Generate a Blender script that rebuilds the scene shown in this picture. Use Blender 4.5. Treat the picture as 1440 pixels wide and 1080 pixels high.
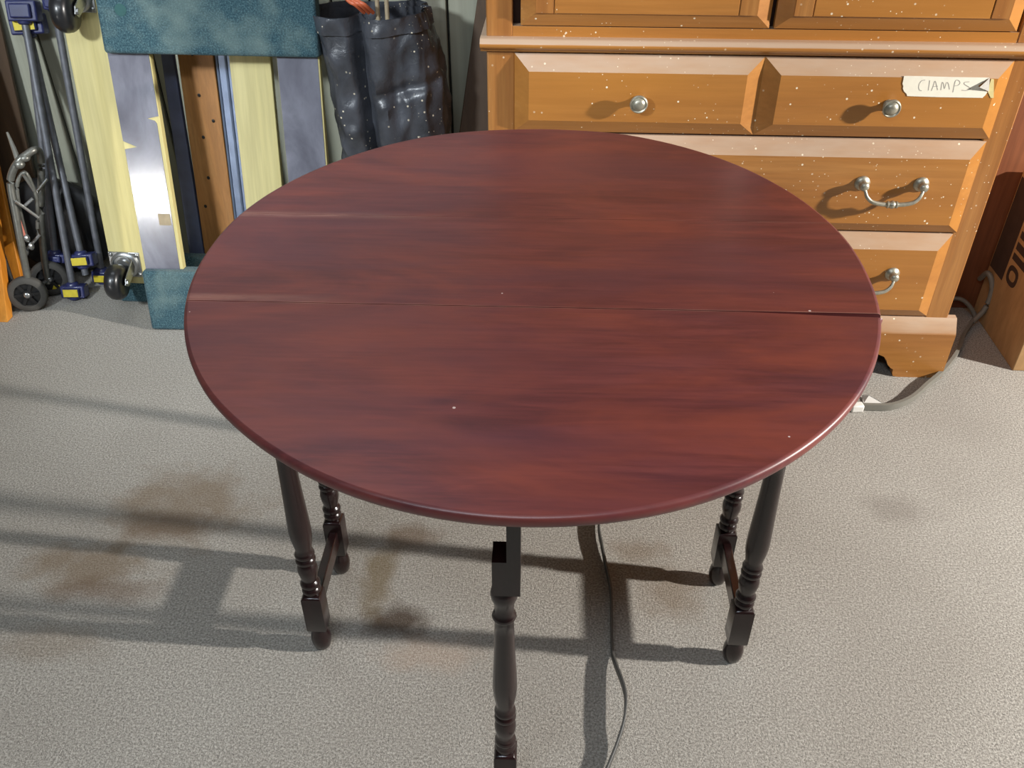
import bpy, bmesh, math, random
from mathutils import Vector, Matrix, noise

for o in list(bpy.data.objects):
    bpy.data.objects.remove(o, do_unlink=True)
scene = bpy.context.scene
C = scene.collection
random.seed(7)
PI = math.pi

# ------------------------------------------------------------------ camera
F_PX, PITCH, ROLL, YAW = 1249.9, 0.637593, -0.001219, -0.040113
CAM = Vector((0.0161, -1.0747, 1.32374))
fwd = Vector((math.sin(YAW) * math.cos(PITCH), math.cos(YAW) * math.cos(PITCH), -math.sin(PITCH)))
rgt = Vector((math.cos(YAW), -math.sin(YAW), 0))
upv = rgt.cross(fwd)
cr_, sr_ = math.cos(ROLL), math.sin(ROLL)
rgt, upv = cr_ * rgt + sr_ * upv, -sr_ * rgt + cr_ * upv
cd = bpy.data.cameras.new('camera')
cam = bpy.data.objects.new('camera', cd)
C.objects.link(cam)
cam.matrix_world = Matrix(((rgt.x, upv.x, -fwd.x, CAM.x), (rgt.y, upv.y, -fwd.y, CAM.y),
                           (rgt.z, upv.z, -fwd.z, CAM.z), (0, 0, 0, 1)))
cd.sensor_fit = 'HORIZONTAL'
cd.sensor_width = 36.0
cd.lens = 36.0 * F_PX / 1440.0
cd.clip_start = 0.02
scene.camera = cam

# ------------------------------------------------------------------ world, lights, exposure
w = bpy.data.worlds.new('world')
scene.world = w
w.use_nodes = True
w.node_tree.nodes['Background'].inputs[0].default_value = (0.75, 0.85, 1.0, 1)
w.node_tree.nodes['Background'].inputs[1].default_value = 0.15
scene.view_settings.view_transform = 'Standard'
scene.view_settings.look = 'None'
scene.view_settings.gamma = 1.0
scene.view_settings.use_curve_mapping = False
scene.view_settings.exposure = 0.0


def light(name, kind, loc, power, col, size=0.1, target=None, size_y=None):
    d = bpy.data.lights.new(name, kind)
    d.energy = power
    d.color = col
    if kind == 'AREA':
        d.size = size
        if size_y:
            d.shape = 'RECTANGLE'
            d.size_y = size_y
    else:
        d.shadow_soft_size = size
    o = bpy.data.objects.new(name, d)
    o.location = loc
    if target is not None:
        o.rotation_euler = (Vector(target) - Vector(loc)).to_track_quat('-Z', 'Y').to_euler()
    C.objects.link(o)
    return o


wl = light('work_lamp', 'SPOT', (3.45, -0.25, 1.60), 930, (1.0, 0.95, 0.89), 0.06, (-0.6, 0.20, 0.50))
wl.data.spot_size = math.radians(96)
wl.data.spot_blend = 1.0
sp = light('shop_lamp', 'SPOT', (-1.75, -1.75, 2.15), 350, (0.88, 0.95, 1.0), 0.14, (-0.70, 1.15, 0.82))
sp.data.spot_size = math.radians(44)
sp.data.spot_blend = 0.6
sp = light('hotspot_helper', 'SPOT', (-1.9, -1.5, 0.07), 46, (1.0, 0.98, 0.95), 0.14, (-1.06, 0.98, 0.34))  # unseen low spot added to throw a hotspot on the dolly's laminate
sp.data.spot_size = math.radians(22)
sp.data.spot_blend = 0.7
light('ceiling_tube', 'AREA', (-0.3, -1.5, 2.37), 31, (0.80, 0.90, 1.0), 1.3, (-0.3, -1.5, 0), 0.35)
light('ceiling_tube', 'AREA', (-0.9, 0.75, 2.37), 7, (0.86, 0.93, 1.0), 1.2, (-0.9, 0.75, 0), 0.3)


# ------------------------------------------------------------------ materials
def srgb(r, g, b):
    def f(c):
        c /= 255.0
        return c / 12.92 if c <= 0.04045 else ((c + 0.055) / 1.055) ** 2.4
    return (f(r), f(g), f(b), 1.0)


class NT:
    def __init__(self, name):
        self.m = bpy.data.materials.new(name)
        self.m.use_nodes = True
        self.t = self.m.node_tree
        self.b = self.t.nodes['Principled BSDF']
        self.tc = self.t.nodes.new('ShaderNodeTexCoord')

    def n(self, kind, **kw):
        nd = self.t.nodes.new(kind)
        for k, v in kw.items():
            setattr(nd, k, v)
        return nd

    def l(self, a, b):
        self.t.links.new(a, b)

    def coords(self, scale=(1, 1, 1), rot=(0, 0, 0), loc=(0, 0, 0)):
        mp = self.n('ShaderNodeMapping')
        mp.inputs['Scale'].default_value = scale
        mp.inputs['Rotation'].default_value = rot
        mp.inputs['Location'].default_value = loc
        self.l(self.tc.outputs['Object'], mp.inputs['Vector'])
        return mp.outputs['Vector']

    def noise(self, vec, scale=5, detail=4, rough=0.55, dist=0.0):
        nd = self.n('ShaderNodeTexNoise')
        nd.inputs['Scale'].default_value = scale
        nd.inputs['Detail'].default_value = detail
        nd.inputs['Roughness'].default_value = rough
        nd.inputs['Distortion'].default_value = dist
        self.l(vec, nd.inputs['Vector'])
        return nd.outputs['Fac']

    def ramp(self, fac, stops, interp='LINEAR'):
        nd = self.n('ShaderNodeValToRGB')
        r = nd.color_ramp
        r.interpolation = interp
        while len(r.elements) < len(stops):
            r.elements.new(0.5)
        for e, (p, c) in zip(r.elements, stops):
            e.position = p
            e.color = c
        self.l(fac, nd.inputs['Fac'])
        return nd.outputs['Color']

    def mix(self, fac, a, b, mode='MIX'):
        nd = self.n('ShaderNodeMix', data_type='RGBA', blend_type=mode)
        for sock, v in ((nd.inputs[0], fac), (nd.inputs[6], a), (nd.inputs[7], b)):
            if isinstance(v, (int, float)):
                sock.default_value = v
            elif isinstance(v, tuple):
                sock.default_value = v
            else:
                self.l(v, sock)
        return nd.outputs[2]

    def math(self, op, a, b=0.0, clamp=False):
        nd = self.n('ShaderNodeMath', operation=op, use_clamp=clamp)
        for sock, v in ((nd.inputs[0], a), (nd.inputs[1], b)):
            if isinstance(v, (int, float)):
                sock.default_value = v
            else:
                self.l(v, sock)
        return nd.outputs[0]

    def bump(self, h, strength=0.3, dist=0.002):
        nd = self.n('ShaderNodeBump')
        nd.inputs['Strength'].default_value = strength
        nd.inputs['Distance'].default_value = dist
        self.l(h, nd.inputs['Height'])
        self.l(nd.outputs['Normal'], self.b.inputs['Normal'])

    def base(self, c):
        if isinstance(c, tuple):
            self.b.inputs['Base Color'].default_value = c
        else:
            self.l(c, self.b.inputs['Base Color'])

    def set(self, rough=0.5, metal=0.0, coat=0.0, coat_rough=0.2, spec=0.5, sheen=0.0):
        self.b.inputs['Roughness'].default_value = rough
        self.b.inputs['Metallic'].default_value = metal
        self.b.inputs['Coat Weight'].default_value = coat
        self.b.inputs['Coat Roughness'].default_value = coat_rough
        self.b.inputs['Specular IOR Level'].default_value = spec
        self.b.inputs['Sheen Weight'].default_value = sheen
        return self.m


G = lambda v: (v, v, v, 1)


def specks(t, col, size=42.0, amount=0.5, thr=0.16):
    """small splashes of pale paint, thinned out by a broad noise"""
    def layer(scale, thr, keep, off):
        v = t.n('ShaderNodeTexVoronoi')
        v.inputs['Scale'].default_value = scale
        t.l(t.coords(loc=off), v.inputs['Vector'])
        d = t.ramp(v.outputs['Distance'], [(thr * 0.75, G(1)), (thr, G(0))])
        sep = t.n('ShaderNodeSeparateColor')
        t.l(v.outputs['Color'], sep.inputs[0])
        k = t.math('LESS_THAN', sep.outputs[0], keep)
        nz = t.noise(t.coords(loc=off), 4.0, 2)
        zone = t.ramp(nz, [(0.42, G(0)), (0.56, G(1))])
        return t.math('MULTIPLY', t.math('MULTIPLY', d, k), zone)
    a = layer(size, thr, amount, (0, 0, 0))
    b = layer(size * 2.2, thr * 1.1, amount * 0.75, (3.3, 1.7, 0.4))
    f = t.math('ADD', a, b, clamp=True)
    return t.mix(f, col, srgb(236, 224, 198))


def wood(name, dark, mid, light_, axis='x', grain=22, stretch=0.06, rough=0.4, coat=0.0, specked=None,
         broad=None, bump=0.06, scale=1.0, spec=0.5, coat_rough=0.2, top_sheen=0):
    t = NT(name)
    s = {'x': (stretch, 1, 1), 'y': (1, stretch, 1), 'z': (1, 1, stretch)}[axis]
    v = t.coords(tuple(k * scale for k in s))
    g = t.noise(v, grain, 6, 0.6, 0.6)
    c = t.ramp(g, [(0.25, dark), (0.5, mid), (0.75, light_)])
    fine = t.noise(v, grain * 7, 3, 0.7)
    c = t.mix(t.ramp(fine, [(0.35, G(0.30)), (0.62, G(0))]), c, tuple(x * 0.55 for x in dark[:3]) + (1,))
    if broad:
        bn = t.noise(t.coords(tuple(k * 0.6 for k in (s[0] * 4 if axis == 'x' else s[0], s[1] * (4 if axis == 'y' else 1), s[2] * (4 if axis == 'z' else 1)))), 5.0, 3)
        c = t.mix(t.ramp(bn, [(0.40, G(0)), (0.62, G(0.75))]), c, broad)
    if top_sheen:  # ceiling reflection on upward faces, painted in as a paler colour
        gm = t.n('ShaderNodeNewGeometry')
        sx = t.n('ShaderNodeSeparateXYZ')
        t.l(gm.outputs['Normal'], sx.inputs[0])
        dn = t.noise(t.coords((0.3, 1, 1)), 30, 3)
        up = t.ramp(t.math('ADD', sx.outputs[2], t.math('MULTIPLY', t.math('SUBTRACT', dn, 0.5), 0.25)), [(0.25, G(0)), (0.55, G(top_sheen))])
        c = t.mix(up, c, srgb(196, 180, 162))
    if specked:
        c = specks(t, c, *specked)
    t.base(c)
    t.bump(fine, bump, 0.001)
    return t.set(rough, 0, coat, coat_rough, spec)


def plain(name, col, rough=0.5, metal=0.0, coat=0.0, var=0.15, scale=30, spec=0.5, bump=0.0):
    t = NT(name)
    nz = t.noise(t.coords(), scale, 4)
    d = tuple(x * (1 - var) for x in col[:3]) + (1,)
    e = tuple(min(1, x * (1 + var)) for x in col[:3]) + (1,)
    t.base(t.ramp(nz, [(0.3, d), (0.7, e)]))
    if bump:
        t.bump(nz, bump, 0.002)
    return t.set(rough, metal, coat, 0.2, spec)


def carpet_material():
    t = NT('carpet')
    v = t.coords()
    c1 = t.noise(v, 250, 3, 0.75)
    c2 = t.noise(v, 520, 2, 0.6)
    base = t.ramp(c1, [(0.34, srgb(98, 95, 90)), (0.5, srgb(150, 146, 138)), (0.66, srgb(198, 194, 186))])
    base = t.mix(t.ramp(c2, [(0.40, G(0)), (0.62, G(0.40))]), base, srgb(202, 197, 188))
    # traffic wear and old brown spills that belong to the carpet
    wear = t.noise(v, 2.3, 3)
    base = t.mix(t.ramp(wear, [(0.40, G(0.0)), (0.65, G(0.22))]), base, srgb(120, 112, 102))

    def spot(x, y, rx, ry, col, k):
        nonlocal base
        mp = t.n('ShaderNodeMapping')
        mp.inputs['Location'].default_value = (-x / rx, -y / ry, 0)
        mp.inputs['Scale'].default_value = (1 / rx, 1 / ry, 0)
        t.l(t.tc.outputs['Object'], mp.inputs['Vector'])
        wob = t.noise(v, 14, 4)
        ln = t.n('ShaderNodeVectorMath', operation='LENGTH')
        t.l(mp.outputs['Vector'], ln.inputs[0])
        d = t.math('ADD', ln.outputs['Value'], t.math('MULTIPLY', t.math('SUBTRACT', wob, 0.5), 1.6))
        base = t.mix(t.ramp(d, [(0.3, G(k)), (1.0, G(0))]), base, col)
    br = srgb(116, 94, 66)
    spot(-0.74, 0.25, 0.20, 0.14, br, 0.55)
    spot(-0.86, 0.08, 0.16, 0.08, br, 0.6)
    spot(-0.24, -0.03, 0.09, 0.05, srgb(64, 48, 34), 0.85)
    spot(-0.29, 0.07, 0.045, 0.12, srgb(110, 92, 58), 0.65)
    spot(-0.24, 0.18, 0.08, 0.05, srgb(100, 76, 52), 0.6)
    spot(-0.74, 0.20, 0.14, 0.05, srgb(96, 72, 52), 0.4)
    spot(-0.80, 0.02, 0.14, 0.04, srgb(96, 72, 52), 0.45)
    spot(0.27, 0.06, 0.08, 0.09, br, 0.45)
    spot(0.22, 0.16, 0.07, 0.04, br, 0.4)
    spot(-0.17, -0.10, 0.12, 0.05, srgb(176, 150, 128), 0.35)
    spot(0.78, 0.30, 0.10, 0.06, srgb(112, 104, 96), 0.35)
    spot(-0.85, -0.10, 0.12, 0.06, br, 0.28)
    t.base(base)
    h = t.math('ADD', c1, c2)
    t.bump(h, 0.5, 0.004)
    return t.set(0.95, 0, 0, spec=0.15, sheen=0.1)


def mahogany():
    t = NT('mahogany_top')
    v = t.coords((0.13, 1, 1))
    g = t.noise(v, 24, 7, 0.68, 1.4)
    c = t.ramp(g, [(0.30, srgb(84, 37, 41)), (0.48, srgb(99, 45, 47)), (0.62, srgb(112, 53, 52)), (0.8, srgb(124, 63, 59))])
    fine = t.noise(t.coords((0.05, 1, 1)), 150, 4, 0.7)
    c = t.mix(t.ramp(fine, [(0.36, G(0.45)), (0.58, G(0))]), c, srgb(64, 26, 30))
    bn = t.noise(t.coords((0.6, 1.6, 1), loc=(1.7, 0.4, 0)), 4.2, 5, 0.6, 1.2)
    c = t.mix(t.ramp(bn, [(0.42, G(0)), (0.66, G(0.6))]), c, srgb(134, 62, 48))
    bn2 = t.noise(t.coords((0.5, 1.6, 1), loc=(5.1, 2.2, 0)), 3.0, 4, 0.6, 1.2)
    c = t.mix(t.ramp(bn2, [(0.45, G(0)), (0.66, G(0.5))]), c, srgb(84, 46, 58))
    # pale streaks beside the two joints, on the left

    def streak(y0, x0, x1, k):
        nonlocal c
        sx = t.n('ShaderNodeSeparateXYZ')
        t.l(t.tc.outputs['Object'], sx.inputs[0])
        dy = t.math('ABSOLUTE', t.math('SUBTRACT', sx.outputs[1], y0))
        fy = t.ramp(t.math('MULTIPLY', dy, 60), [(0.05, G(1)), (0.75, G(0))])
        fx = t.ramp(t.math('DIVIDE', t.math('SUBTRACT', sx.outputs[0], x0), x1 - x0), [(0.0, G(1)), (0.35, G(0.8)), (1.0, G(0))])
        nz = t.ramp(t.noise(t.coords((0.12, 1, 1)), 90, 4, 0.7), [(0.35, G(0.2)), (0.62, G(1))])
        f = t.math('MULTIPLY', t.math('MULTIPLY', fy, fx), t.math('MULTIPLY', t.math('MULTIPLY', nz, flat), k))
        c = t.mix(f, c, srgb(172, 128, 112))
    sx0 = t.n('ShaderNodeSeparateXYZ')
    t.l(t.tc.outputs['Object'], sx0.inputs[0])
    gm = t.n('ShaderNodeNewGeometry')
    gz = t.n('ShaderNodeSeparateXYZ')
    t.l(gm.outputs['True Normal'], gz.inputs[0])
    flat = t.math('GREATER_THAN', gz.outputs[2], 0.5)
    for y0 in (0.1248, -0.1248):
        dy = t.math('ABSOLUTE', t.math('SUBTRACT', sx0.outputs[1], y0))
        nz = t.ramp(t.noise(t.coords((0.3, 0, 0)), 14, 4, 0.7), [(0.40, G(0.0)), (0.62, G(0.6 if y0 < 0 else 0.22))])
        c = t.mix(t.math('MULTIPLY', t.math('MULTIPLY', t.math('LESS_THAN', dy, 0.0016), flat), nz), c, srgb(184, 140, 122))
    streak(0.124, -0.43, -0.12, 0.6)
    streak(-0.116, -0.44, -0.22, 0.55)
    # a few dust specks
    vv = t.n('ShaderNodeTexVoronoi')
    vv.inputs['Scale'].default_value = 26
    t.l(t.coords((1, 1, 0)), vv.inputs['Vector'])
    sep = t.n('ShaderNodeSeparateColor')
    t.l(vv.outputs['Color'], sep.inputs[0])
    f = t.math('MULTIPLY', t.math('LESS_THAN', vv.outputs['Distance'], 0.045), t.math('LESS_THAN', sep.outputs[0], 0.10))
    c = t.mix(f, c, srgb(200, 180, 175))
    t.base(c)
    t.bump(fine, 0.05, 0.0008)
    return t.set(0.42, 0, 0.18, 0.32, 0.5)


M = {}
M['carpet'] = carpet_material()
M['top'] = mahogany()
M['leg'] = wood('dark_mahogany', srgb(20, 10, 10), srgb(32, 15, 15), srgb(46, 22, 21), 'z', 30, rough=0.26, coat=0.3)
pine = (srgb(142, 88, 40), srgb(163, 108, 53), srgb(182, 130, 72))
M['pine'] = wood('honey_pine', *pine, 'x', 16, 0.05, rough=0.36, coat=0.28, specked=(46, 0.62, 0.115), broad=srgb(180, 120, 48), coat_rough=0.28, top_sheen=0.62)
M['pine_v'] = wood('honey_pine_upright', *pine, 'z', 16, 0.05, rough=0.36, coat=0.28, specked=(46, 0.62, 0.115), coat_rough=0.28)
M['redwood'] = wood('red_brown_wood', srgb(92, 52, 34), srgb(122, 72, 46), srgb(144, 90, 58), 'z', 14, 0.05, rough=0.45)
M['gap'] = plain('dark_gap', srgb(60, 34, 20), 0.8)
M['pewter'] = plain('antique_pewter', srgb(176, 172, 156), 0.40, 0.75, var=0.25, scale=90)
M['yellow'] = wood('pale_yellow_wood', srgb(204, 190, 126), srgb(216, 204, 144), srgb(226, 215, 160), 'z', 8, 0.05, rough=0.5, bump=0.03)
M['knotty'] = wood('knotty_plank', srgb(150, 102, 54), srgb(178, 124, 70), srgb(192, 142, 86), 'z', 18, 0.04, rough=0.55)
M['brown'] = wood('brown_board', srgb(58, 42, 26), srgb(76, 56, 36), srgb(92, 70, 46), 'z', 10, 0.05, rough=0.6)
M['orange'] = wood('orange_wood', srgb(190, 112, 30), srgb(214, 136, 40), srgb(226, 156, 66), 'z', 12, 0.05, rough=0.45)
M['blue'] = plain('dark_blue_paint', srgb(92, 100, 130), 0.5, var=0.25, scale=12)
M['channel'] = plain('blue_grey_metal', srgb(128, 142, 168), 0.38, 0.5, var=0.15, scale=20)
M['steel'] = plain('zinc_steel', srgb(176, 178, 178), 0.3, 0.9, var=0.12, scale=60)
M['rubber'] = plain('black_rubber', srgb(24, 25, 28), 0.35, 0, 0.3, var=0.2)
M['tyre'] = plain('grey_tyre', srgb(70, 68, 64), 0.75, var=0.2)
M['black'] = plain('black_paint', srgb(26, 26, 27), 0.45, var=0.2)
M['pipe'] = plain('black_iron_pipe', srgb(112, 114, 120), 0.45, 0.35, var=0.2, scale=40)
M['navy'] = plain('navy_enamel', srgb(44, 50, 96), 0.4, 0, 0.3, var=0.25, scale=25)
M['label'] = plain('yellow_label', srgb(214, 194, 52), 0.55, var=0.12, scale=60)
M['tan'] = plain('tan_wood', srgb(166, 150, 122), 0.6, var=0.15, scale=50)
M['tube'] = plain('grey_tube', srgb(122, 122, 116), 0.38, 0.6, var=0.2, scale=50)
M['cord'] = plain('grey_vinyl', srgb(118, 116, 108), 0.5, var=0.08)
M['dcord'] = plain('dark_grey_vinyl', srgb(74, 74, 72), 0.5, var=0.08)
M['white'] = plain('white_plastic', srgb(226, 224, 218), 0.5, var=0.04)
M['tape'] = plain('masking_tape', srgb(236, 231, 214), 0.7, var=0.03, scale=80)
M['tape_back'] = plain('masking_tape_back', srgb(216, 200, 140), 0.6, var=0.06, scale=80)
M['pencil_and_shade'] = plain('pencil_and_shade_grey', srgb(172, 168, 160), 0.8, var=0.1, scale=200)
M['card'] = wood('cardboard', srgb(164, 126, 82), srgb(180, 142, 96), srgb(192, 156, 108), 'z', 6, 0.3, rough=0.85, bump=0.02)
M['card_edge'] = plain('cardboard_edge', srgb(206, 178, 128), 0.85, var=0.1)
M['ink'] = plain('dark_print', srgb(64, 48, 40), 0.8, var=0.15)
M['wallpaint'] = wood('grey_green_panelling', srgb(150, 151, 134), srgb(163, 164, 147), srgb(174, 175, 158), 'z', 6, 0.03, rough=0.6, bump=0.02)
M['walldark'] = plain('panel_joint', srgb(40, 38, 32), 0.8)
M['plaster'] = plain('painted_plaster', srgb(112, 110, 106), 0.9, var=0.05, scale=4)
M['orangecord'] = plain('orange_plastic', srgb(206, 104, 66), 0.5, var=0.1)
M['dgreen'] = plain('dark_green_plug', srgb(44, 84, 84), 0.8)
M['pink'] = plain('pink_plastic', srgb(210, 128, 112), 0.5, var=0.1)


def green_carpet():
    t = NT('green_carpet')
    v = t.coords()
    a = t.noise(v, 260, 3, 0.7)
    c = t.ramp(a, [(0.3, srgb(34, 58, 68)), (0.5, srgb(58, 86, 96)), (0.7, srgb(96, 126, 132))])
    b = t.noise(v, 7, 3)
    c = t.mix(t.ramp(b, [(0.46, G(0)), (0.68, G(0.5))]), c, srgb(142, 160, 152))
    t.base(c)
    t.bump(a, 0.6, 0.004)
    return t.set(0.95, spec=0.15, sheen=0.1)


def laminate():
    t = NT('grey_laminate')
    v = t.coords((1, 1, 0.5))
    a = t.noise(v, 9, 5, 0.6, 0.5)
    c = t.ramp(a, [(0.3, srgb(92, 92, 102)), (0.5, srgb(114, 115, 127)), (0.7, srgb(136, 138, 150))])
    t.base(c)
    r = t.ramp(a, [(0.3, G(0.15)), (0.7, G(0.28))])
    t.l(r, t.b.inputs['Roughness'])
    t.bump(t.noise(t.coords((1, 1, 0.6)), 14, 3), 0.10, 0.004)
    m = t.set(0.3, 0, 0.5, 0.13)
    t.l(r, t.b.inputs['Roughness'])
    return m


def sack_plastic():
    t = NT('black_sack_plastic')
    v = t.coords()
    a = t.noise(v, 9, 4)
    c = t.ramp(a, [(0.3, srgb(40, 41, 45)), (0.7, srgb(86, 89, 97))])
    c = specks(t, c, 55, 0.6, 0.15)
    t.base(c)
    t.bump(t.noise(v, 26, 5, 0.6, 0.6), 0.35, 0.01)
    return t.set(0.36, 0, 0.3, 0.25)


M['green'] = green_carpet()
M['laminate'] = laminate()
M['sack'] = sack_plastic()


# ------------------------------------------------------------------ mesh builder
class MB:
    def __init__(self):
        self.v, self.f = [], []

    def add(self, vs, fs, mat=None):
        o = len(self.v)
        for p in vs:
            p = Vector(p)
            self.v.append(mat @ p if mat else p)
        self.f += [tuple(i + o for i in f) for f in fs]
        return self

    def box(self, x0, x1, y0, y1, z0, z1, mat=None):
        return self.add([(x0, y0, z0), (x1, y0, z0), (x1, y1, z0), (x0, y1, z0), (x0, y0, z1), (x1, y0, z1), (x1, y1, z1), (x0, y1, z1)],
                        [(0, 3, 2, 1), (4, 5, 6, 7), (0, 1, 5, 4), (1, 2, 6, 5), (2, 3, 7, 6), (3, 0, 4, 7)], mat)

    def lathe(self, prof, n=24, mat=None):
        """prof: list of (r, z) around z"""
        vs, fs, rings = [], [], []
        for r, z in prof:
            if r < 1e-6:
                rings.append([len(vs)])
                vs.append((0, 0, z))
            else:
                rings.append(list(range(len(vs), len(vs) + n)))
                vs += [(r * math.cos(2 * PI * k / n), r * math.sin(2 * PI * k / n), z) for k in range(n)]
        for a, b in zip(rings, rings[1:]):
            for k in range(n):
                k2 = (k + 1) % n
                if len(a) == 1 and len(b) == 1:
                    continue
                if len(a) == 1:
                    fs.append((a[0], b[k2], b[k]))
                elif len(b) == 1:
                    fs.append((a[k], a[k2], b[0]))
                else:
                    fs.append((a[k], a[k2], b[k2], b[k]))
        if len(rings[0]) > 1:
            fs.append(tuple(reversed(rings[0])))
        if len(rings[-1]) > 1:
            fs.append(tuple(rings[-1]))
        return self.add(vs, fs, mat)

    def tube(self, path, r, n=10, mat=None, flat=None, upref=(0, 0, 1)):
        """sweep a round (or flat=(w,h) rectangular) section along path; r may be a list"""
        P = [Vector(p) for p in path]
        rs = r if isinstance(r, (list, tuple)) else [r] * len(P)
        vs, fs = [], []
        if flat:
            n = 4
        for i, p in enumerate(P):
            t = (P[min(i + 1, len(P) - 1)] - P[max(i - 1, 0)]).normalized()
            u = Vector(upref)
            if abs(t.dot(u)) > 0.96:
                u = Vector((1, 0, 0)) if abs(t.x) < 0.9 else Vector((0, 1, 0))
            s = t.cross(u).normalized()
            u = s.cross(t).normalized()
            if flat:
                a, b = flat[0] / 2, flat[1] / 2
                for sx, sy in ((-1, -1), (1, -1), (1, 1), (-1, 1)):
                    vs.append(p + s * a * sx + u * b * sy)
            else:
                for k in range(n):
                    an = 2 * PI * k / n
                    vs.append(p + (s * math.cos(an) + u * math.sin(an)) * rs[i])
        for i in range(len(P) - 1):
            for k in range(n):
                k2 = (k + 1) % n
                fs.append((i * n + k, i * n + k2, (i + 1) * n + k2, (i + 1) * n + k))
        fs.append(tuple(reversed(range(n))))
        fs.append(tuple(range((len(P) - 1) * n, len(P) * n)))
        return self.add(vs, fs, mat)

    def prism(self, poly, axis, d0, d1, mat=None):
        """extrude a 2-D polygon; axis 'y': poly is (x,z); 'x': poly is (y,z); 'z': (x,y)"""
        n = len(poly)

        def pt(p, d):
            return {'y': (p[0], d, p[1]), 'x': (d, p[0], p[1]), 'z': (p[0], p[1], d)}[axis]
        vs = [pt(p, d0) for p in poly] + [pt(p, d1) for p in poly]
        fs = [tuple(range(n)), tuple(reversed(range(n, 2 * n)))]
        fs += [(i, (i + 1) % n + 0, (i + 1) % n + n, i + n) for i in range(n)]
        return self.add(vs, fs, mat)

    def ball(self, c, r, n=14, m=8, sc=(1, 1, 1), mat=None):
        prof = [(r * math.sin(PI * k / m), -r * math.cos(PI * k / m)) for k in range(m + 1)]
        T = Matrix.Translation(Vector(c)) @ Matrix.Diagonal((*sc, 1))
        return self.lathe(prof, n, (mat @ T) if mat else T)

    def build(self, name, mat, parent=None, bevel=0, seg=2, smooth=35, subsurf=0):
        me = bpy.data.meshes.new(name)
        me.from_pydata([tuple(p) for p in self.v], [], self.f)
        bm = bmesh.new()
        bm.from_mesh(me)
        bmesh.ops.recalc_face_normals(bm, faces=bm.faces)
        bm.to_mesh(me)
        bm.free()
        me.materials.append(mat)
        if smooth:
            me.polygons.foreach_set('use_smooth', [True] * len(me.polygons))
            me.set_sharp_from_angle(angle=math.radians(smooth))
        o = bpy.data.objects.new(name, me)
        C.objects.link(o)
        if parent:
            o.parent = parent
        if bevel:
            b = o.modifiers.new('bevel', 'BEVEL')
            b.width = bevel
            b.segments = seg
            b.limit_method = 'ANGLE'
            b.angle_limit = math.radians(35)
        if subsurf:
            s = o.modifiers.new('sub', 'SUBSURF')
            s.levels = s.render_levels = subsurf
        return o


def empty(name, label, cat, loc=(0, 0, 0), rot=None, group=None):
    o = bpy.data.objects.new(name, None)
    C.objects.link(o)
    o.location = loc
    if rot is not None:
        o.rotation_euler = rot
    o['label'] = label
    o['category'] = cat
    if group:
        o['group'] = group
    return o


def tag(o, label, cat, group=None):
    o['label'] = label
    o['category'] = cat
    if group:
        o['group'] = group
    return o


def struct(name, mb, mat, parent=None, **kw):
    o = mb.build(name, mat, parent, **kw)
    o['kind'] = 'structure'
    return o


def at(x, y, Y):
    """world point seen at photo pixel (x, y) in the upright plane at depth Y"""
    d = rgt * ((x - 720) / F_PX) - upv * ((y - 540) / F_PX) + fwd
    return CAM + d * ((Y - CAM.y) / d.y)


def floor_at(x, y, z=0.0):
    d = rgt * ((x - 720) / F_PX) - upv * ((y - 540) / F_PX) + fwd
    return CAM + d * ((z - CAM.z) / d.z)


def spline(pts, k=6):
    """Catmull-Rom through points"""
    P = [Vector(p) for p in pts]
    P = [P[0] * 2 - P[1]] + P + [P[-1] * 2 - P[-2]]
    out = []
    for i in range(1, len(P) - 2):
        a, b, c, d = P[i - 1], P[i], P[i + 1], P[i + 2]
        for j in range(k):
            t = j / k
            out.append(0.5 * ((2 * b) + (c - a) * t + (2 * a - 5 * b + 4 * c - d) * t * t + (3 * b - a - 3 * c + d) * t ** 3))
    out.append(P[-2])
    return out


# ------------------------------------------------------------------ room shell
WY = 1.33
struct('floor', MB().box(-3.0, 3.7, -3.2, 1.45, -0.05, 0.0), M['carpet'], smooth=0)
wb = struct('wall_back', MB().box(-3.0, 3.7, WY + 0.012, 1.45, 0.0, 2.4), M['walldark'], smooth=0)
xs = [-3.0]
pat = [0.20, 0.10, 0.15, 0.13, 0.22]
grooves = [-0.246, -0.196, -0.302]
k = 0
x = -0.246
left = [x]
while x > -2.95:
    x -= pat[k % 5]
    left.append(max(x, -3.0))
    k += 1
x = -0.246
right = []
k = 2
while x < 3.65:
    x += pat[k % 5]
    right.append(min(x, 3.7))
    k += 1
edges = sorted(set(left + right))
for a, b in zip(edges, edges[1:]):
    p = MB().box(a + 0.003, b - 0.003, WY, WY + 0.0125, 0.002, 2.398).build('wall_panel', M['wallpaint'], wb, bevel=0.002, seg=1)
struct('wall_left', MB().box(-3.1, -3.0, -3.2, 1.45, 0, 2.4), M['plaster'], smooth=0)
struct('wall_right', MB().box(3.7, 3.8, -3.2, 1.45, 0, 2.4), M['plaster'], smooth=0)
struct('wall_front', MB().box(-3.1, 3.8, -3.3, -3.2, 0, 2.4), M['plaster'], smooth=0)
struct('ceiling', MB().box(-3.1, 3.8, -3.3, 1.45, 2.4, 2.5), M['plaster'], smooth=0)

# ------------------------------------------------------------------ drop-leaf table
table = empty('drop_leaf_table', 'oval dark red mahogany drop-leaf table with turned legs on the carpet', 'table')
TA, TB, SEAM, TZ = 0.4509, 0.4938, 0.1248, 0.74
NORM = [(-180, 1.0), (-163, 1.0), (-141, 1.0), (-124, 0.995), (-105, 0.998), (-90, 0.999), (-70, 1.0), (-50, 0.998), (-20, 0.997), (-4, 0.993),
        (14, 0.999), (33, 1.004), (49, 1.009), (70, 1.010), (86, 0.993), (95, 0.989), (116, 1.001), (135, 0.998), (163, 1.004), (180, 1.0)]


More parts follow.
